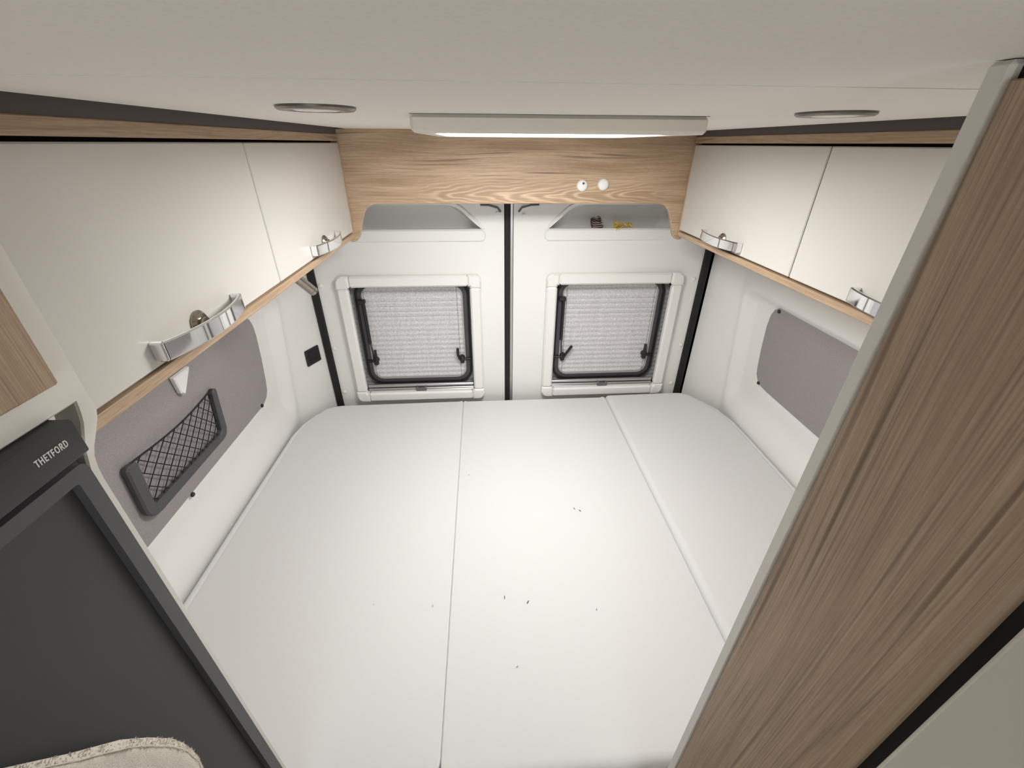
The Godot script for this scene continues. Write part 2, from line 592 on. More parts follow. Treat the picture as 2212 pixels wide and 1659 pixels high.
func build_window(num: int, cx: float) -> void:
	var root := Node3D.new()
	root.name = "window_%d" % num
	add_child(root)
	structure(root, "white framed rear window with a pleated grey screen in the " + ("left" if num == 1 else "right") + " door", "window")
	var xo0 := cx - 0.2825; var xo1 := cx + 0.2825
	var xi0 := cx - 0.2375; var xi1 := cx + 0.2375
	var yo0 := 0.834; var yo1 := 1.402
	var yi0 := 0.878; var yi1 := 1.357
	var cw := 0.052
	# side bars with a rounded front, then four corner pieces
	var bars := [
		["frame_bar", Vector3(xo0 + cw, yi1, 0.0), Vector3(xo1 - cw, yo1 - 0.001, 0.029)],
		["frame_bar", Vector3(xo0 + cw, yo0 + 0.001, 0.0), Vector3(xo1 - cw, yi0, 0.029)],
		["frame_bar", Vector3(xo0 + 0.001, yo0 + cw, 0.0), Vector3(xi0, yo1 - cw, 0.029)],
		["frame_bar", Vector3(xi1, yo0 + cw, 0.0), Vector3(xo1 - 0.001, yo1 - cw, 0.029)]]
	for b in bars:
		var s := Shape.new()
		s.box(b[1], b[2], 0.007)
		part(b[0], s, "frame_plastic", root)
	for c in [[0, 0], [1, 0], [1, 1], [0, 1]]:
		var s := Shape.new()
		var fx := 1.0 if c[0] else -1.0
		var fy := 1.0 if c[1] else -1.0
		var ox := xo1 if c[0] else xo0
		var oy := yo1 if c[1] else yo0
		var ix := xi1 if c[0] else xi0
		var iy := yi1 if c[1] else yi0
		var r := 0.026
		var poly := PackedVector2Array()
		poly.append(Vector2(ox - fx * cw, oy))
		for k in 7:
			var a := PI / 2 * (1.0 - k / 6.0)
			poly.append(Vector2(ox - fx * r + fx * r * cos(a), oy - fy * r + fy * r * sin(a)))
		poly.append(Vector2(ox, oy - fy * cw))
		poly.append(Vector2(ix, oy - fy * cw))
		poly.append(Vector2(ix, iy))
		poly.append(Vector2(ox - fx * cw, iy))
		s.prism(poly, 2, 0.0, 0.0305, 0.006)
		part("frame_corner", s, "frame_plastic", root)
	# dark reveal between frame and pane
	var s := Shape.new()
	s.ring(rrect(cx - 0.274, 0.85, cx + 0.274, 1.385, 0.01, 3), rrect(cx - 0.268, 0.856, cx + 0.268, 1.379, 0.01, 3), 2, -0.075, 0.0)
	part("reveal", s, "rubber", root)
	# grey pleats seen beside the pane
	s = Shape.new()
	pleats(s, cx - 0.268, cx + 0.268, 0.858, 1.377, -0.036, 0.0215, 0.003)
	part("outer_pleats", s, "screen_grey", root, "darker grey pleats around the pane")
	# black surround with rounded corners
	s = Shape.new()
	s.ring(rrect(cx - 0.268, 0.857, cx + 0.268, 1.379, 0.002, 6), rrect(cx - 0.264, 0.861, cx + 0.264, 1.352, 0.05, 6), 2, -0.034, -0.0305)
	part("surround", s, "rubber", root)
	# rubber ring that carries the pane
	s = Shape.new()
	s.ring(rrect(cx - 0.2315, 0.898, cx + 0.2315, 1.375, 0.066, 8), rrect(cx - 0.2215, 0.908, cx + 0.2215, 1.365, 0.056, 8), 2, -0.04, -0.020)
	var seal := part("pane_seal", s, "rubber", root)
	s = Shape.new()
	s.ring(rrect(cx - 0.2215, 0.908, cx + 0.2215, 1.365, 0.056, 8), rrect(cx - 0.2045, 0.926, cx + 0.2045, 1.3485, 0.042, 8), 2, -0.04, -0.0245)
	part("seal_face", s, "smoke_plastic", seal)
	s = Shape.new()
	s.ring(rrect(cx - 0.2045, 0.926, cx + 0.2045, 1.3485, 0.042, 8), rrect(cx - 0.201, 0.9295, cx + 0.201, 1.345, 0.039, 8), 2, -0.04, -0.0215)
	part("seal_bead", s, "aluminium", seal)
	# pleated pale screen filling the pane
	s = Shape.new()
	pleats(s, cx - 0.208, cx + 0.208, 0.922, 1.349, -0.0335, 0.0215, 0.0030)
	part("pleated_screen", s, "screen_light", root, "pale speckled pleated screen")
	# two draw cords
	for ox in [-0.19, 0.182]:
		s = Shape.new()
		s.tube(PackedVector3Array([Vector3(cx + ox, 0.905, -0.006), Vector3(cx + ox, 1.358, -0.006)]), 0.0007, 5)
		part("draw_cord", s, "cord", root)
	# aluminium closing bar and cassette with ridges
	s = Shape.new()
	s.box(Vector3(xi0, 0.8925, -0.012), Vector3(xi1, 0.9065, 0.004), 0.004)
	var bar := part("closing_bar", s, "aluminium", root)
	s = Shape.new()
	for y in [0.862, 0.872, 0.881]:
		s.box(Vector3(xi0, y, -0.014), Vector3(xi1, y + 0.0085, 0.006 if y > 0.87 else 0.009), 0.003)
	part("ridged_cassette", s, "aluminium", root)
	s = Shape.new()
	s.prism(pts([cx - 0.022, 0.8505 + 0.008, cx + 0.022, 0.8505 + 0.008, cx + 0.0235, 0.893, cx + 0.017, 0.899, cx + 0.012, 0.892, cx - 0.012, 0.892, cx - 0.017, 0.899, cx - 0.0235, 0.893]), 2, 0.002, 0.016, 0.002)
	part("pull_tab", s, "grey_tab", bar, "dark grey pull tab")
	# latches
	for side in [-1, 1]:
		var px: float = cx + side * 0.188
		var py := 1.02
		s = Shape.new()
		s.tube(PackedVector3Array([Vector3(cx + side * 0.226, py - 0.004, -0.022), Vector3(px, py - 0.004, -0.016)]), 0.0058, 8)
		s.xf = Transform3D(Basis(Vector3(1, 0, 0), PI / 2), Vector3(px, py, -0.034))
		s.lathe([Vector2(0.0, 0), Vector2(0.0135, 0), Vector2(0.0135, 0.016), Vector2(0.011, 0.022), Vector2(0, 0.024)], 16)
		s.xf = Transform3D.IDENTITY
		s.box(Vector3(px - 0.009, py - 0.024, -0.034), Vector3(px + 0.009, py - 0.004, -0.014), 0.004)
		var la := part("latch", s, "black_plastic", root)
		s = Shape.new()
		var lean := 0.0
		var out: float = -side * 0.006
		if num == 2 and side == -1: lean = 0.03
		if num == 1 and side == 1: out = -0.016
		s.tube(PackedVector3Array([Vector3(px + out * 0.5, py - 0.002, -0.012), Vector3(px + out + lean * 0.35, py + 0.022, -0.008), Vector3(px + out + lean * 0.8, py + 0.045, -0.006), Vector3(px + out + lean, py + 0.054, -0.006)]), 0.0062, 8)
		part("lever", s, "black_plastic", la)
	# stay arm beside the left edge of the pane
	var ax := cx - 0.2
	s = Shape.new()
	s.tube(PackedVector3Array([Vector3(ax, 1.285, -0.018), Vector3(ax, 1.10, -0.018)]), 0.0066, 8)
	s.box(Vector3(ax - 0.022, 1.278, -0.03), Vector3(ax + 0.009, 1.295, -0.008), 0.003)
	var arm := part("stay_arm", s, "black_plastic", root)
	s = Shape.new()
	s.tube(PackedVector3Array([Vector3(ax, 1.11, -0.018), Vector3(ax + 0.006, 1.03, -0.02)]), 0.0034, 6)
	part("stay_rod", s, "smoke_plastic", arm)

func pleats(s: Shape, x0: float, x1: float, y0: float, y1: float, z: float, pitch: float, depth: float) -> void:
	var cnt := int((y1 - y0) / pitch)
	var p := (y1 - y0) / cnt
	for k in cnt:
		var ya := y0 + k * p
		var yb := ya + p * 0.55
		var yc := ya + p
		s.quad(Vector3(x0, ya, z), Vector3(x1, ya, z), Vector3(x1, yb, z + depth), Vector3(x0, yb, z + depth), Vector3(0, -depth, p * 0.55).normalized())
		s.quad(Vector3(x0, yb, z + depth), Vector3(x1, yb, z + depth), Vector3(x1, yc, z), Vector3(x0, yc, z), Vector3(0, depth, p * 0.45).normalized())

func build_fascia() -> void:
	var a := [-0.4, 1.68, -0.455, 1.68, -0.470, 1.6785, -0.484, 1.6725, -0.495, 1.663, -0.503, 1.650, -0.510, 1.632, -0.518, 1.608, -0.526, 1.585, -0.532, 1.574, -0.540, 1.5665, -0.55, 1.564, -0.56, 1.566, -0.56, 1.885]
	var poly := pts(a)
	for k in range(a.size() - 2, -1, -2): poly.append(Vector2(-a[k], a[k + 1]))
	var s := Shape.new()
	s.grain = Vector3(1, 0, 0)
	s.prism(poly, 2, 0.184, 0.2, 0.0015)
	tag(part("wood_panel", s, "oak"), "oak-look wooden panel with curved ends above the rear doors", "panel")

func build_overhead(sx: int) -> void:
	var side := "left" if sx < 0 else "right"
	var zf := 1.333 if sx < 0 else 1.432
	var gap := 0.779 if sx < 0 else 0.792
	var u := thing("overhead_cabinet", "white two-door overhead cabinet along the %s wall with oak-look edges" % side, "cabinet", "overhead cabinets above the bed")
	var mir := Transform3D.IDENTITY if sx < 0 else MIRROR
	var s := Shape.new(); s.xf = mir
	s.box(Vector3(-0.86, 1.592, 0.2015), Vector3(-0.566, 1.868, zf), 0.001)
	part("carcass", s, "gap", u, "dark inside showing in the gaps around the doors")
	s = Shape.new(); s.xf = mir; s.grain = Vector3(0, 0, 1)
	s.box(Vector3(-0.86, 1.577, 0.2015), Vector3(-0.5445, 1.592, zf), 0.002)
	part("bottom_board", s, "oak_edge", u)
	s = Shape.new(); s.xf = mir; s.grain = Vector3(0, 0, 1)
	s.box(Vector3(-0.566, 1.8535, 0.2015), Vector3(-0.5445, 1.871, zf), 0.0012)
	part("top_rail", s, "oak_edge", u)
	s = Shape.new(); s.xf = mir
	s.box(Vector3(-0.58, 1.8712, 0.2015), Vector3(-0.546, 1.912, zf), 0.0)
	part("cove_strip", s, "cove", u, "dark grey strip below the ceiling")
	s = Shape.new(); s.xf = mir; s.grain = Vector3(0, 1, 0)
	s.box(Vector3(-0.566, 1.592, 0.2005), Vector3(-0.5435, 1.853, 0.2075), 0.0008)
	part("end_strip", s, "oak", u)
	var spans := [[0.2085, gap - 0.0016, 0.485 if sx < 0 else 0.4925], [gap + 0.0016, zf - 0.001, 1.061 if sx < 0 else 1.076]]
	for d in spans:
		s = Shape.new(); s.xf = mir
		s.box(Vector3(-0.5635, 1.5975, d[0]), Vector3(-0.5445, 1.8488, d[1]), 0.0018)
		var door := part("cabinet_door", s, "lacquer", u)
		handle(door, mir, -0.5445, 1.6185, d[2])

func handle(door: Node, mir: Transform3D, x: float, y: float, z: float) -> void:
	var s := Shape.new(); s.xf = mir
	var half := 0.098
	var hh := 0.0128
	var front := []
	var cnt := 28
	for k in cnt + 1:
		var f := 2.0 * k / cnt - 1.0
		var off := 0.017 + 0.017 * (1.0 - f * f)
		var zz := z + half * f
		var row := PackedVector3Array()
		for q in [[-hh + 0.002, 0.0], [-hh, -0.0014], [-hh, -0.0036], [hh, -0.0036], [hh, -0.0014], [hh - 0.002, 0.0]]:
			row.append(Vector3(x + off + q[1], y + q[0], zz))
		front.append(row)
	# flat shaded strap
	for k in cnt:
		var f := 2.0 * (k + 0.5) / cnt - 1.0
		var fa := 2.0 * k / cnt - 1.0
		var fb := 2.0 * (k + 1.0) / cnt - 1.0
		for j in 6:
			var j1 := (j + 1) % 6
			var a: Vector3 = front[k][j]; var b: Vector3 = front[k + 1][j]; var c: Vector3 = front[k + 1][j1]; var d: Vector3 = front[k][j1]
			if j == 5 or j == 2:
				var g := 0.017 * 2.0 / half
				var sg := 1.0 if j == 5 else -1.0
				var na := Vector3(1, 0, g * fa).normalized() * sg
				var nb := Vector3(1, 0, g * fb).normalized() * sg
				s.tri3(a, b, c, na, nb, nb); s.tri3(a, c, d, na, nb, na)
			else:
				var nn := Vector3(0.7 if (j == 0 or j == 4) else 0.0, -1 if j < 2 else 1, 0).normalized()
				s.quad(a, b, c, d, nn)
	for e in [-1.0, 1.0]:
		s.box(Vector3(x, y - hh, z + e * half - 0.004), Vector3(x + 0.0165, y + hh, z + e * half + 0.004), 0.0015)
	var h := part("handle", s, "chrome", door, "curved chrome bow handle")
	s = Shape.new()
	s.xf = mir * Transform3D(Basis(Vector3(0, 0, 1), -PI / 2), Vector3(x, y + 0.001, z))
	s.lathe([Vector2(0.018, 0), Vector2(0.018, 0.003), Vector2(0.014, 0.007), Vector2(0.0085, 0.008), Vector2(0.008, 0.013), Vector2(0, 0.014)], 20)
	part("lock_button", s, "dark_chrome", h.get_parent(), "dark chrome push lock behind the handle")

func build_fridge_unit() -> void:
	var u := thing("tall_cabinet", "cream framed tall cabinet with a wooden door above the black fridge", "cabinet")
	var s := Shape.new()
	s.box(Vector3(-0.90, 0.0, 1.3625), Vector3(-0.872, 1.9, 2.05), 0)
	s.box(Vector3(-0.872, 0.0, 1.3625), Vector3(-0.49, 1.885, 1.372), 0)
	s.box(Vector3(-0.872, 0.0, 2.03), Vector3(-0.49, 1.885, 2.05), 0)
	s.box(Vector3(-0.872, 1.675, 1.372), Vector3(-0.492, 1.885, 2.03), 0)
	s.box(Vector3(-0.872, 0.0, 1.372), Vector3(-0.49, 0.28, 2.03), 0)
	part("carcass", s, "cream", u)
	# face frame: shaped rear post and rails
	s = Shape.new()
	var post := pts([1.3335, 1.885, 1.3335, 1.643, 1.337, 1.6355, 1.3445, 1.626, 1.352, 1.617, 1.3565, 1.609, 1.359, 1.598, 1.36, 1.585, 1.36, 0.0, 1.3685, 0.0, 1.3685, 1.60, 1.362, 1.622, 1.3565, 1.632, 1.352, 1.641, 1.3495, 1.650, 1.348, 1.6585, 1.42, 1.6585, 2.05, 1.6585, 2.05, 1.885])
	s.prism(post, 0, -0.492, -0.47, 0.0015)
	s.box(Vector3(-0.492, 0.0, 2.025), Vector3(-0.47, 1.6585, 2.05), 0.001)
	part("face_frame", s, "cream", u)
	s = Shape.new(); s.grain = Vector3(0, 1, 0)
	s.box(Vector3(-0.4695, 1.6845, 1.3605), Vector3(-0.4585, 1.872, 2.0), 0.002)
	part("cabinet_door", s, "oak_upright", u)
	s = Shape.new()
	s.box(Vector3(-0.50, 1.876, 1.3345), Vector3(-0.4705, 1.8845, 2.05), 0)
	part("top_strip", s, "cove", u)

	var f := thing("refrigerator", "black upright fridge with a lettered control panel built into the cream cabinet", "refrigerator")
	s = Shape.new()
	s.box(Vector3(-0.868, 0.285, 1.376), Vector3(-0.494, 1.656, 2.02), 0.004)
	s.box(Vector3(-0.50, 1.60, 1.3695), Vector3(-0.4715, 1.6583, 2.02), 0.002)  # dark filler added so the recess under the rail looks shaded
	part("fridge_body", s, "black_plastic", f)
	s = Shape.new()
	s.prism(pts([-0.4935, 1.6583, -0.4935, 1.628, -0.4555, 1.6275, -0.4545, 1.629, -0.4545, 1.6568, -0.456, 1.6583]), 2, 1.3715, 2.02, 0.0012)
	var cp := part("control_panel", s, "panel_black", f)
	text(cp, "THETFORD", Vector3(-0.4543, 1.6445, 1.398), 0.0058, 0.0272)
	s = Shape.new()
	var dr := rrect(1.3712, 0.29, 2.02, 1.6165, 0.008, 5)
	s.prism(dr, 0, -0.493, -0.4725, 0.001)
	var dp := part("fridge_door", s, "fridge_black", f)
	s = Shape.new()
	s.ring(dr, rrect(1.3855, 0.32, 2.0, 1.6035, 0.003, 5), 0, -0.474, -0.4645)
	part("door_frame", s, "fridge_frame", dp)

	# plush towel on a hook in front of the fridge
	s = Shape.new()
	s.tube(PackedVector3Array([Vector3(-0.4725, 1.535, 1.60), Vector3(-0.44, 1.535, 1.60), Vector3(-0.433, 1.548, 1.60)]), 0.004, 8)
	s.box(Vector3(-0.4725, 1.52, 1.59), Vector3(-0.468, 1.55, 1.61), 0.001)
	tag(part("towel_hook", s, "black_plastic"), "black hook on the fridge door that carries the plush towel", "hook")
	towel()

func text(parent: Node, word: String, at: Vector3, size: float, wide: float) -> void:
	var tm := TextMesh.new()
	var font := SystemFont.new()
	font.font_names = PackedStringArray(["Droid Sans"])
	font.font_weight = 700
	tm.font = font
	tm.text = word
	tm.font_size = 32
	tm.pixel_size = 0.001
	tm.depth = 0.002
	tm.material = M["print"]
	var bb := tm.get_aabb()
	var o := MeshInstance3D.new()
	o.name = "lettering"
	o.mesh = tm
	var sx := wide / bb.size.x
	var sy := size / bb.size.y
	# reads along -z on a face that looks towards +x
	o.transform = Transform3D(Vector3(0, 0, -1) * sx, Vector3(0, 1, 0) * sy, Vector3(1, 0, 0) * 0.1, at)
	parent.add_child(o)
	o.set_meta("label", "pale grey capital letters")

func towel() -> void:
	var u := thing("plush_towel", "fluffy pale beige towel with a stitched edge hanging in front of the black fridge", "towel")
	# outline of the hanging cloth in (z, y), rear edge first
	var rear := [[1.592, 1.545], [1.56, 1.512], [1.531, 1.484], [1.507, 1.437], [1.482, 1.392], [1.470, 1.363], [1.4585, 1.330], [1.4525, 1.303], [1.4505, 1.272], [1.4550, 1.245], [1.459, 1.18], [1.461, 1.05]]
	var fore := [[1.608, 1.545], [1.64, 1.52], [1.68, 1.49], [1.71, 1.44], [1.735, 1.39], [1.745, 1.36], [1.75, 1.33], [1.75, 1.30], [1.75, 1.27], [1.75, 1.24], [1.75, 1.18], [1.75, 1.05]]
	var nz := noise(41)
	var face := []
	var back := []
	var cols := 40
	for i in rear.size() * 4 - 3:
		var k := i / 4
		var f := (i % 4) / 4.0
		var k1 := mini(k + 1, rear.size() - 1)
		var a := Vector2(rear[k][0], rear[k][1]).lerp(Vector2(rear[k1][0], rear[k1][1]), f)
		var b := Vector2(fore[k][0], fore[k][1]).lerp(Vector2(fore[k1][0], fore[k1][1]), f)
		var ra := PackedVector3Array()
		var rb := PackedVector3Array()
		for j in cols + 1:
			var g := j / float(cols)
			var p := a.lerp(b, g)
			var puff := pow(sin(PI * clampf(g, 0, 1)), 0.35)
			var x := -0.452 + 0.014 * puff + 0.004 * sin(g * 22.0 + p.y * 6.0) * puff + 0.0015 * nz.get_noise_2d(p.x * 90.0, p.y * 90.0)
			ra.append(Vector3(x, p.y, p.x))
			rb.append(Vector3(-0.456 - 0.003 * puff, p.y, p.x))
		face.append(ra)
		back.append(rb)
	var s := Shape.new()
	s.grid(face, false, false, false)
	s.grid(back, false, false, true)
	var rim_a := []
	for i in face.size():
		rim_a.append(PackedVector3Array([face[i][0], back[i][0]]))
	s.grid(rim_a)
	part("cloth", s, "plush", u)
	# short pile standing off the face and over the rear edge
	s = Shape.new()
	var rng := RandomNumberGenerator.new(); rng.seed = 77
	for k in 1000:
		var fi := rng.randf_range(6.0, 41.9)
		var fj := rng.randf() * 1.2
		var i := int(fi)
		var j := int(fj)
		var pa: Vector3 = face[i][j].lerp(face[i + 1][j], fi - i)
		var pb: Vector3 = face[i][j + 1].lerp(face[i + 1][j + 1], fi - i)
		var p := pa.lerp(pb, fj - j)
		var d := Vector3(0.8 if j > 0 else 0.2, rng.randf_range(-0.3, 0.7), rng.randf_range(-0.7, 0.5) - (0.6 if j == 0 else 0.0)).normalized()
		var w := d.cross(Vector3(rng.randf() - 0.5, rng.randf() - 0.5, rng.randf() - 0.5)).normalized() * 0.0007
		var gn := w.cross(d).normalized()
		if gn.x < 0.0: gn = -gn
		s.tri(p - w, p + w, p + d * rng.randf_range(0.0010, 0.0024), gn)
	var pile := part("pile", s, "plush", u)
	pile.set_meta("kind", "stuff")
	s = Shape.new()
	var hem := PackedVector3Array()
	for i in face.size(): hem.append(face[i][1] + Vector3(0.0002, 0, 0))
	s.tube(hem, 0.0006, 6)
	part("hem", s, "plush", u)

func build_partition() -> void:
	var u := thing("bathroom_partition", "tall wooden partition with a pale edge strip to the right of the bed", "partition")
	var s := Shape.new()
	s.box(Vector3(0.135, 0.0, 1.437), Vector3(0.9, 1.885, 1.452), 0.0)
	s.box(Vector3(0.116, 0.0, 1.437), Vector3(0.135, 1.8845, 1.4497), 0.002)
	part("edge_post", s, "cream", u, "pale grey-cream edge strip")
	s = Shape.new()
	s.box(Vector3(0.121, 0.0, 1.4497), Vector3(0.15, 1.8845, 1.59), 0)
	part("core", s, "gap", u)
	s = Shape.new(); s.grain = Vector3(0, 1, 0)
	var prof := pts([0.1205, 1.4508, 0.1165, 1.4511, 0.1155, 1.4521, 0.1155, 1.5570, 0.1162, 1.5615, 0.1182, 1.5650, 0.1215, 1.5672, 0.13, 1.568, 0.13, 1.4508])
	s.prism(prof, 1, 0.0, 1.8765, 0.0008)
	part("wood_face", s, "oak_upright", u)
	var d := thing("bathroom_door", "flat grey-green door panel beside the wooden partition at lower right", "door")
	s = Shape.new()
	s.box(Vector3(0.1165, 0.02, 1.5735), Vector3(0.14, 1.87, 2.25), 0.003)
	part("door_leaf", s, "door_grey", d)
	s = Shape.new()
	s.box(Vector3(0.14, 0.0, 1.60), Vector3(0.16, 1.885, 2.3), 0)
	part("door_backing", s, "cream", d)

func cushion(outline: PackedVector2Array, yt: float, yb: float, r: float, crown: float, seams := []) -> Shape:
	var s := Shape.new()
	var ms := Shape.miters(outline)
	var rows := []
	var lo := outline[0]; var hi := outline[0]
	for p in outline: lo = lo.min(p); hi = hi.max(p)
	# edges that press against the neighbour along seam_x are rounded less
	var rr := PackedFloat32Array()
	for p in outline:
		var gap := 9.0
		for sx in seams: gap = minf(gap, absf(p.x - sx))
		rr.append(lerpf(0.0042, r, smoothstep(0.002, 0.03, gap)))
	var edge := func(f: float, g: float, low: bool) -> void:
		var row := PackedVector3Array()
		for i in outline.size():
			var p := outline[i] - ms[i] * rr[i] * f
			row.append(Vector3(p.x, yb + rr[i] * g if low else yt - rr[i] * g, p.y))
		rows.append(row)
	for k in 5: edge.call(1.0 - sin(PI / 2 * k / 4.0), 1.0 - cos(PI / 2 * k / 4.0), true)
	for k in 7: edge.call(1.0 - cos(PI / 2 * k / 6.0), 1.0 - sin(PI / 2 * k / 6.0), false)
	for q in [[0.03, 0.4], [0.08, 0.8], [0.13, 1.0]]:
		var row := PackedVector3Array()
		for i in outline.size():
			var p := (outline[i] - ms[i] * rr[i]).clamp(lo + Vector2.ONE * (r + q[0]), hi - Vector2.ONE * (r + q[0]))
			row.append(Vector3(p.x, yt + crown * q[1], p.y))
		rows.append(row)
	s.grid(rows, false, true, Geometry2D.is_polygon_clockwise(outline))
	var last: PackedVector3Array = rows[rows.size() - 1]
	var cen := Vector3((lo.x + hi.x) / 2, yt + crown, (lo.y + hi.y) / 2)
	for i in last.size():
		var j := (i + 1) % last.size()
		if last[i].distance_to(last[j]) > 1e-5:
			s.tri(cen, last[i], last[j], Vector3.UP)
	return s

# a rounded outline from corners with a radius each
func rounded(corners: Array) -> PackedVector2Array:
	var out := PackedVector2Array()
	var cnt := corners.size()
	for i in cnt:
		var p := Vector2(corners[i][0], corners[i][1])
		var a := Vector2(corners[(i + cnt - 1) % cnt][0], corners[(i + cnt - 1) % cnt][1])
		var b := Vector2(corners[(i + 1) % cnt][0], corners[(i + 1) % cnt][1])
		var r: float = corners[i][2]
		var p0 := p + (a - p).normalized() * r
		var p1 := p + (b - p).normalized() * r
		for k in 7:
			var f := k / 6.0
			out.append(p0.lerp(p, f).lerp(p.lerp(p1, f), f))
	return out

func build_bed() -> void:
	var s := Shape.new()
	s.box(Vector3(-0.79, 0.66, 0.05), Vector3(0.79, 0.728, 1.345), 0.003)
	s.box(Vector3(-0.78, 0.0, 0.06), Vector3(-0.75, 0.66, 1.34), 0.002)
	s.box(Vector3(0.75, 0.0, 0.06), Vector3(0.78, 0.66, 1.34), 0.002)
	s.box(Vector3(-0.75, 0.0, 1.31), Vector3(0.75, 0.66, 1.338), 0.002)
	tag(part("bed_base", s, "cream"), "cream platform under the white mattress sections", "bed base")
	var top := 0.85
	s = cushion(rounded([[-0.892, 0.235, 0.06], [-0.83, 0.082, 0.035], [-0.77, 0.062, 0.02], [-0.2306, 0.062, 0.016], [-0.2306, 1.356, 0.03], [-0.892, 1.356, 0.03]]), top, 0.7285, 0.022, 0.003, [-0.2306])
	tag(part("mattress_section", s, "fabric"), "white mattress section along the left wall", "mattress", "mattress sections of the bed")
	var bead := Shape.new()
	bead.tube(PackedVector3Array([Vector3(-0.805, 0.838, 0.115), Vector3(-0.842, 0.839, 0.145), Vector3(-0.872, 0.840, 0.215), Vector3(-0.8845, 0.8405, 0.29), Vector3(-0.886, 0.841, 0.6), Vector3(-0.886, 0.841, 1.345)]), 0.0115, 10)
	part("piping", bead, "fabric", get_child(get_child_count() - 1))
	s = cushion(rounded([[-0.2304, 0.062, 0.016], [0.4115, 0.058, 0.022], [0.4115, 1.362, 0.03], [-0.2304, 1.362, 0.03]]), top - 0.001, 0.7285, 0.022, 0.003, [-0.2304, 0.4115])
	tag(part("mattress_section", s, "fabric"), "white mattress section in the middle of the bed", "mattress", "mattress sections of the bed")
	s = cushion(rounded([[0.4135, 0.052, 0.022], [0.80, 0.046, 0.06], [0.895, 0.25, 0.08], [0.895, 1.43, 0.03], [0.4135, 1.43, 0.03]]), top + 0.007, 0.7285, 0.024, 0.004)
	tag(part("mattress_section", s, "fabric"), "narrow white mattress section along the right wall", "mattress", "mattress sections of the bed")
	bead = Shape.new()
	bead.tube(PackedVector3Array([Vector3(0.830, 0.843, 0.135), Vector3(0.866, 0.844, 0.205), Vector3(0.886, 0.845, 0.30), Vector3(0.889, 0.8455, 0.4), Vector3(0.889, 0.8455, 1.42)]), 0.0105, 10)
	part("piping", bead, "fabric", get_child(get_child_count() - 1))
	var rng := RandomNumberGenerator.new(); rng.seed = 3
	var specks := [[-0.095, 1.016, 0.0032], [-0.037, 1.032, 0.0034], [0.139, 0.732, 0.003], [0.155, 0.742, 0.0032], [-0.075, 1.18, 0.002], [-0.274, 1.027, 0.002], [-0.195, 0.558, 0.0022], [-0.42, 1.015, 0.0016], [0.13, 1.062, 0.002]]
	var places := ["left one of the two dark lint curls in the middle of the bed", "largest dark lint curl lying in the middle of the bed", "left one of two lint specks near the seam of the right mattress", "right one of two lint specks near the seam of the right mattress", "tiny lint speck nearest the front end of the middle mattress", "tiny lint speck on the left mattress close to the seam", "lint speck just right of the seam, nearest the left window", "leftmost tiny lint speck, on the left mattress", "lone lint speck right of the two dark curls mid bed"]
	for n in specks.size():
		var p: Array = specks[n]
		s = Shape.new()
		var a := rng.randf() * PI
		var d := Vector3(cos(a), 0, sin(a))
		var c := Vector3(p[0], 0.8542, p[1])
		s.tube(PackedVector3Array([c - d * p[2], c + Vector3(0, 0.0008, 0) + d.rotated(Vector3.UP, 0.6) * p[2] * 0.4, c + d * p[2] * 1.2]), p[2] * 0.28, 5)
		tag(part("lint_speck", s, "speck"), places[n], "lint", "specks of lint on the mattress")

func tilt_frame() -> Transform3D:
	# local x = inward normal of the left lining, local y = up along it, origin at y = 0.88 on its tray floor
	var a := atan(0.095)
	return Transform3D(Vector3(cos(a), -sin(a), 0) * -1.0 * -1.0, Vector3(sin(a), cos(a), 0), Vector3(0, 0, 1), Vector3(-0.937, 0.88, 0))

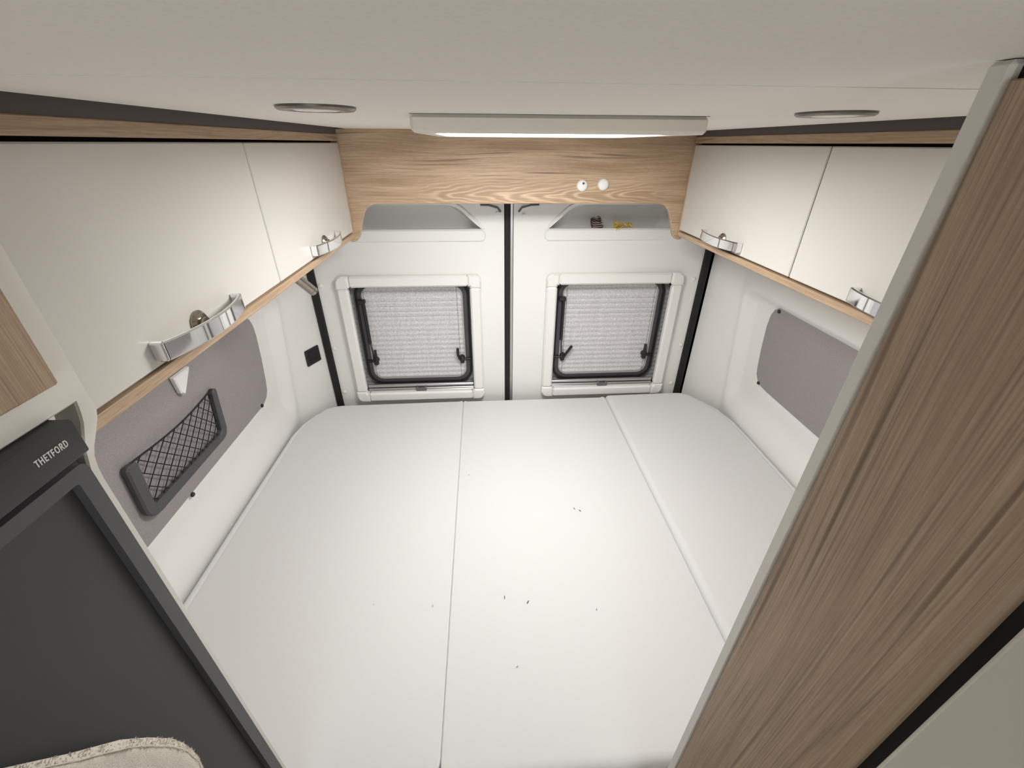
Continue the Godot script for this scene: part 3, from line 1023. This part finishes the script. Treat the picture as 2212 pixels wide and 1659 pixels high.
func build_side_panels() -> void:
	var base := tilt_frame()
	# panel outline in (z, height above 0.88 along the slope)
	for sx in [-1, 1]:
		var off := -0.012 if sx < 0 else 0.0
		var raw := [1.32, 1.045, 0.385, 1.0515, 0.352, 1.055, 0.328, 1.067, 0.314, 1.088, 0.309, 1.12, 0.3065, 1.2, 0.309, 1.285, 0.316, 1.325, 0.330, 1.352, 0.350, 1.3655, 0.372, 1.370, 0.672, 1.379, 1.32, 1.392]
		var poly := PackedVector2Array()
		for k in range(0, raw.size(), 2): poly.append(Vector2(raw[k], raw[k + 1] - 0.88 + (off if raw[k + 1] < 1.1 else 0.0)))
		var s := Shape.new()
		s.xf = base if sx < 0 else MIRROR * base
		s.prism(poly, 0, 0.0005, 0.006, 0.0015)
		var p := tag(part("felt_panel", s, "felt"), "grey felt panel with rounded corners set in the %s wall" % ("left" if sx < 0 else "right"), "panel", "felt panels in the side walls")
		for q in ([[0.372, 1.047], [0.79, 1.034]] if sx < 0 else [[0.358, 1.357], [0.339, 1.062]]):
			s = Shape.new()
			s.xf = (base if sx < 0 else MIRROR * base) * Transform3D(Basis(Vector3(0, 0, 1), -PI / 2), Vector3(0.006, q[1] - 0.88, q[0]))
			s.lathe([Vector2(0.0068, 0), Vector2(0.0066, 0.003), Vector2(0.004, 0.0055), Vector2(0, 0.006)], 14)
			part("clip", s, "black_plastic", p, "small black fixing clip")
	# net pocket on the left felt panel: U-shaped frame, elastic top, diamond net
	var u := thing("net_pocket", "dark framed net pocket with diamond mesh on the left grey felt panel", "pocket")
	var s := Shape.new(); s.xf = base
	var h := func(y: float) -> float: return y - 0.88
	var uo := PackedVector2Array()
	for c in rrect(0.603, 1.095, 0.945, 1.40, 0.035, 6):
		if c.y < 1.25: uo.append(Vector2(c.x, h.call(c.y)))
	# build the U from its outer and inner edge
	var outer := PackedVector2Array([Vector2(0.603, h.call(1.253))])
	for k in 7:
		var a := PI + PI / 2 * k / 6.0
		outer.append(Vector2(0.603 + 0.032 + 0.032 * cos(a), h.call(1.096 + 0.032 + 0.032 * sin(a))))
	for k in 7:
		var a := PI * 1.5 + PI / 2 * k / 6.0
		outer.append(Vector2(0.945 - 0.04 + 0.04 * cos(a), h.call(1.096 + 0.04 + 0.04 * sin(a))))
	outer.append(Vector2(0.948, h.call(1.252)))
	outer.append(Vector2(0.940, h.call(1.259)))
	outer.append(Vector2(0.920, h.call(1.256)))
	outer.append(Vector2(0.914, h.call(1.246)))
	outer.append(Vector2(0.914, h.call(1.135)))
	outer.append(Vector2(0.908, h.call(1.126)))
	outer.append(Vector2(0.640, h.call(1.121)))
	outer.append(Vector2(0.626, h.call(1.128)))
	outer.append(Vector2(0.622, h.call(1.250)))
	outer.append(Vector2(0.613, h.call(1.258)))
	s.prism(outer, 0, 0.006, 0.023, 0.004)
	part("pocket_frame", s, "net_frame", u)
	var bulge := func(z: float, y: float) -> Vector3:
		var f := clampf((z - 0.62) / 0.296, 0, 1)
		var g := clampf((y - 1.12) / 0.135, 0, 1)
		var sag := 0.004 * sin(PI * f) * g
		return base * Vector3(0.0135 + 0.009 * sin(PI * f) * (0.3 + 0.7 * g), y - sag - 0.88, z)
	s = Shape.new()
	for dirn in [1.0, -1.0]:
		for k in 20:
			var z0 := 0.60 + (k - 4) * 0.036
			var path := PackedVector3Array()
			for i in 13:
				var y := 1.118 + 0.137 * i / 12.0
				var z: float = z0 + dirn * (y - 1.118) * 0.95 + (0.0 if dirn > 0 else 0.14)
				if z < 0.619 or z > 0.916: continue
				path.append(bulge.call(z, y))
			if path.size() > 1: s.tube(path, 0.0013, 5)
	part("net", s, "cord", u, "dark diamond mesh net")
	s = Shape.new()
	var top := PackedVector3Array()
	for i in 25: top.append(bulge.call(0.612 + 0.312 * i / 24.0, 1.2555))
	s.tube(top, 0.0022, 6)
	part("elastic_edge", s, "cord", u)
	# small white wedge just under the left overhead cabinet
	s = Shape.new(); s.xf = base
	s.prism(pts([0.675, h.call(1.36), 0.738, h.call(1.36), 0.728, h.call(1.312), 0.716, h.call(1.303)]), 0, 0.006, 0.020, 0.003)
	tag(part("wall_clip", s, "white_cap"), "small white wedge-shaped clip on the left felt panel under the cabinet", "clip")

func build_lamps() -> void:
	var u := thing("ceiling_lamp", "flat square beige ceiling lamp frame, lit inside, in front of the wooden panel", "lamp")
	# square frame: front fascia bar, two side bars, rear bar
	var s := Shape.new()
	s.box(Vector3(-0.2205, 1.8622, 0.953), Vector3(0.203, 1.885, 0.984), 0.0045)
	part("front_bar", s, "beige", u)
	s = Shape.new()
	s.box(Vector3(-0.2205, 1.8622, 0.588), Vector3(-0.190, 1.885, 0.9535), 0.0045)
	part("side_bar", s, "beige", u)
	s = Shape.new()
	s.box(Vector3(0.1725, 1.8622, 0.588), Vector3(0.203, 1.885, 0.9535), 0.0045)
	part("side_bar", s, "beige", u)
	s = Shape.new()
	s.box(Vector3(-0.2205, 1.8622, 0.558), Vector3(0.203, 1.885, 0.5885), 0.003)
	part("rear_bar", s, "lacquer", u)
	s = Shape.new()
	s.box(Vector3(-0.2195, 1.8846, 0.9835), Vector3(0.2015, 1.8862, 0.986), 0)
	part("shadow_joint", s, "gap", u)
	s = Shape.new()
	s.box(Vector3(-0.191, 1.8785, 0.588), Vector3(0.1735, 1.885, 0.872), 0.0)
	var glow := s
	s = Shape.new()
	s.box(Vector3(-0.191, 1.868, 0.8725), Vector3(0.1735, 1.885, 0.954), 0.002)
	part("cassette", s, "lacquer", u)  # unseen solid filler, added to keep the lamp's glow towards the rear
	s = glow
	part("diffuser", s, "lamp_glow", u, "glowing white light panel inside the frame")
	# two recessed downlights
	for sx in [-1, 1]:
		var x := -0.308 if sx < 0 else 0.3075
		var d := thing("downlight", "round chrome recessed downlight %s of the long ceiling lamp" % ("left" if sx < 0 else "right"), "downlight", "recessed ceiling downlights")
		var at := Transform3D(Basis(Vector3(0, 0, 1), PI), Vector3(x, 1.885, 1.09))
		s = Shape.new(); s.xf = at
		s.lathe([Vector2(0.043, 0), Vector2(0.043, 0.0022), Vector2(0.0405, 0.0042), Vector2(0.031, 0.0046), Vector2(0.0265, 0.0030), Vector2(0.0255, -0.002)], 48)
		part("ring", s, "ring_metal", d)
		s = Shape.new(); s.xf = at
		s.lathe([Vector2(0.0272, 0.0032), Vector2(0.022, 0.0045), Vector2(0.012, 0.0050), Vector2(0, 0.0051)], 40)
		part("lens", s, "lens", d)

func build_small_things() -> void:
	var s: Shape
	# two round caps on the wooden panel
	for k in 2:
		var c := thing("round_cap", "white round cap on the wooden panel, " + ("with a small dark hole" if k == 0 else "plain, nearest the right cabinet"), "cap", "round caps on the wooden panel")
		var at := Transform3D(Basis(Vector3(1, 0, 0), PI / 2), Vector3(0.1985 if k == 0 else 0.267, 1.734 if k == 0 else 1.737, 0.2))
		s = Shape.new(); s.xf = at
		s.lathe([Vector2(0.0175, 0), Vector2(0.0175, 0.004), Vector2(0.0155, 0.0085), Vector2(0.011, 0.0115), Vector2(0.005, 0.0125), Vector2(0, 0.0128)], 28)
		part("cap", s, "white_cap", c)
		if k == 0:
			s = Shape.new(); s.xf = at * Transform3D(Basis.IDENTITY, Vector3(0.002, 0.0, -0.007))
			s.lathe([Vector2(0.0035, 0.009), Vector2(0.0035, 0.0128), Vector2(0, 0.0128)], 12)
			part("hole", s, "speck", c)
	# chrome reading lamp under the left cabinet
	var r := thing("reading_lamp", "small chrome cylinder reading lamp under the left overhead cabinet", "lamp")
	var a := Vector3(-0.606, 1.570, 0.592)
	var b := Vector3(-0.583, 1.500, 0.530)
	s = Shape.new()
	var ax := (b - a).normalized()
	var e1 := ax.cross(Vector3.UP).normalized()
	s.xf = Transform3D(e1, ax, e1.cross(ax), a)
	var ln := a.distance_to(b)
	s.lathe([Vector2(0, 0), Vector2(0.0112, 0), Vector2(0.0125, 0.0015), Vector2(0.0125, ln * 0.86), Vector2(0.0119, ln * 0.865), Vector2(0.0119, ln * 0.88), Vector2(0.0125, ln * 0.885), Vector2(0.0125, ln - 0.001), Vector2(0.0105, ln), Vector2(0.009, ln - 0.004), Vector2(0, ln - 0.004)], 28)
	part("lamp_barrel", s, "dark_chrome", r)
	s = Shape.new()
	s.xf = Transform3D(Basis.IDENTITY, Vector3(-0.606, 1.5635, 0.592))
	s.lathe([Vector2(0, 0), Vector2(0.006, 0), Vector2(0.006, 0.0135), Vector2(0, 0.0135)], 14)
	part("mount", s, "dark_chrome", r)
	# black socket on the left rear pillar
	var w := thing("wall_socket", "black square socket on the left rear pillar", "socket")
	var g := atan(0.45)
	var at2 := Transform3D(Vector3(cos(g), 0, sin(g)), Vector3(0, 1, 0), Vector3(-sin(g), 0, cos(g)), Vector3(-0.80 - 0.45 * 0.066, 1.09, 0.066))
	at2.origin.x = wall_x(1.09, 0.066)
	s = Shape.new(); s.xf = at2
	s.box(Vector3(-0.002, -0.034, -0.037), Vector3(0.008, 0.034, 0.037), 0.003)
	part("socket_plate", s, "black_plastic", w)
	s = Shape.new(); s.xf = at2
	s.box(Vector3(0.007, -0.024, -0.026), Vector3(0.0105, 0.026, 0.026), 0.002)
	part("flap", s, "rubber", w)
	# things lying in the right door pocket
	var rng := RandomNumberGenerator.new(); rng.seed = 12
	var cc := thing("cord_bundle", "dark brown and pale twisted cord bundle in the right door pocket", "cord")
	for q in 2:
		s = Shape.new()
		for k in 4:
			var path := PackedVector3Array()
			for i in 22:
				var f := i / 21.0
				var an := f * TAU * 0.9 + k * 0.5
				path.append(Vector3(0.322 + 0.021 * cos(an) - 0.006 * k * f, 1.562 + 0.009 * k + 0.016 * f + 0.004 * sin(an * 2.0), -0.024 + 0.012 * sin(an) + 0.003 * q))
			s.tube(path, 0.0036 if q == 0 else 0.0012, 6)
		part("cord_strand", s, "brown_cord" if q == 0 else "pale_cord", cc)
	s = Shape.new()
	s.box(Vector3(0.295, 1.5355, -0.036), Vector3(0.35, 1.556, -0.014), 0.006)
	part("bundle_base", s, "brown_cord", cc)
	var gt := thing("gold_tassel", "shiny gold tinsel tassel lying on the right door pocket edge", "ornament")
	s = Shape.new()
	for k in 150:
		var c := Vector3(rng.randf_range(0.385, 0.455), 1.574 + rng.randf_range(-0.014, 0.014), -0.016 + rng.randf_range(-0.01, 0.01))
		if k < 50: c = Vector3(rng.randf_range(0.383, 0.405), rng.randf_range(1.558, 1.590), rng.randf_range(-0.02, 0.008))
		var d := Vector3(rng.randf_range(-1, 1), rng.randf_range(-0.8, 0.8), rng.randf_range(-1, 1)).normalized() * 0.008
		s.tube(PackedVector3Array([c - d, c, c + d.rotated(Vector3.UP, 0.7)]), 0.0011, 4)
	part("tinsel", s, "gold", gt)
	s = Shape.new()
	s.box(Vector3(0.39, 1.5355, -0.03), Vector3(0.45, 1.56, -0.012), 0.006)
	part("knot", s, "gold", gt)
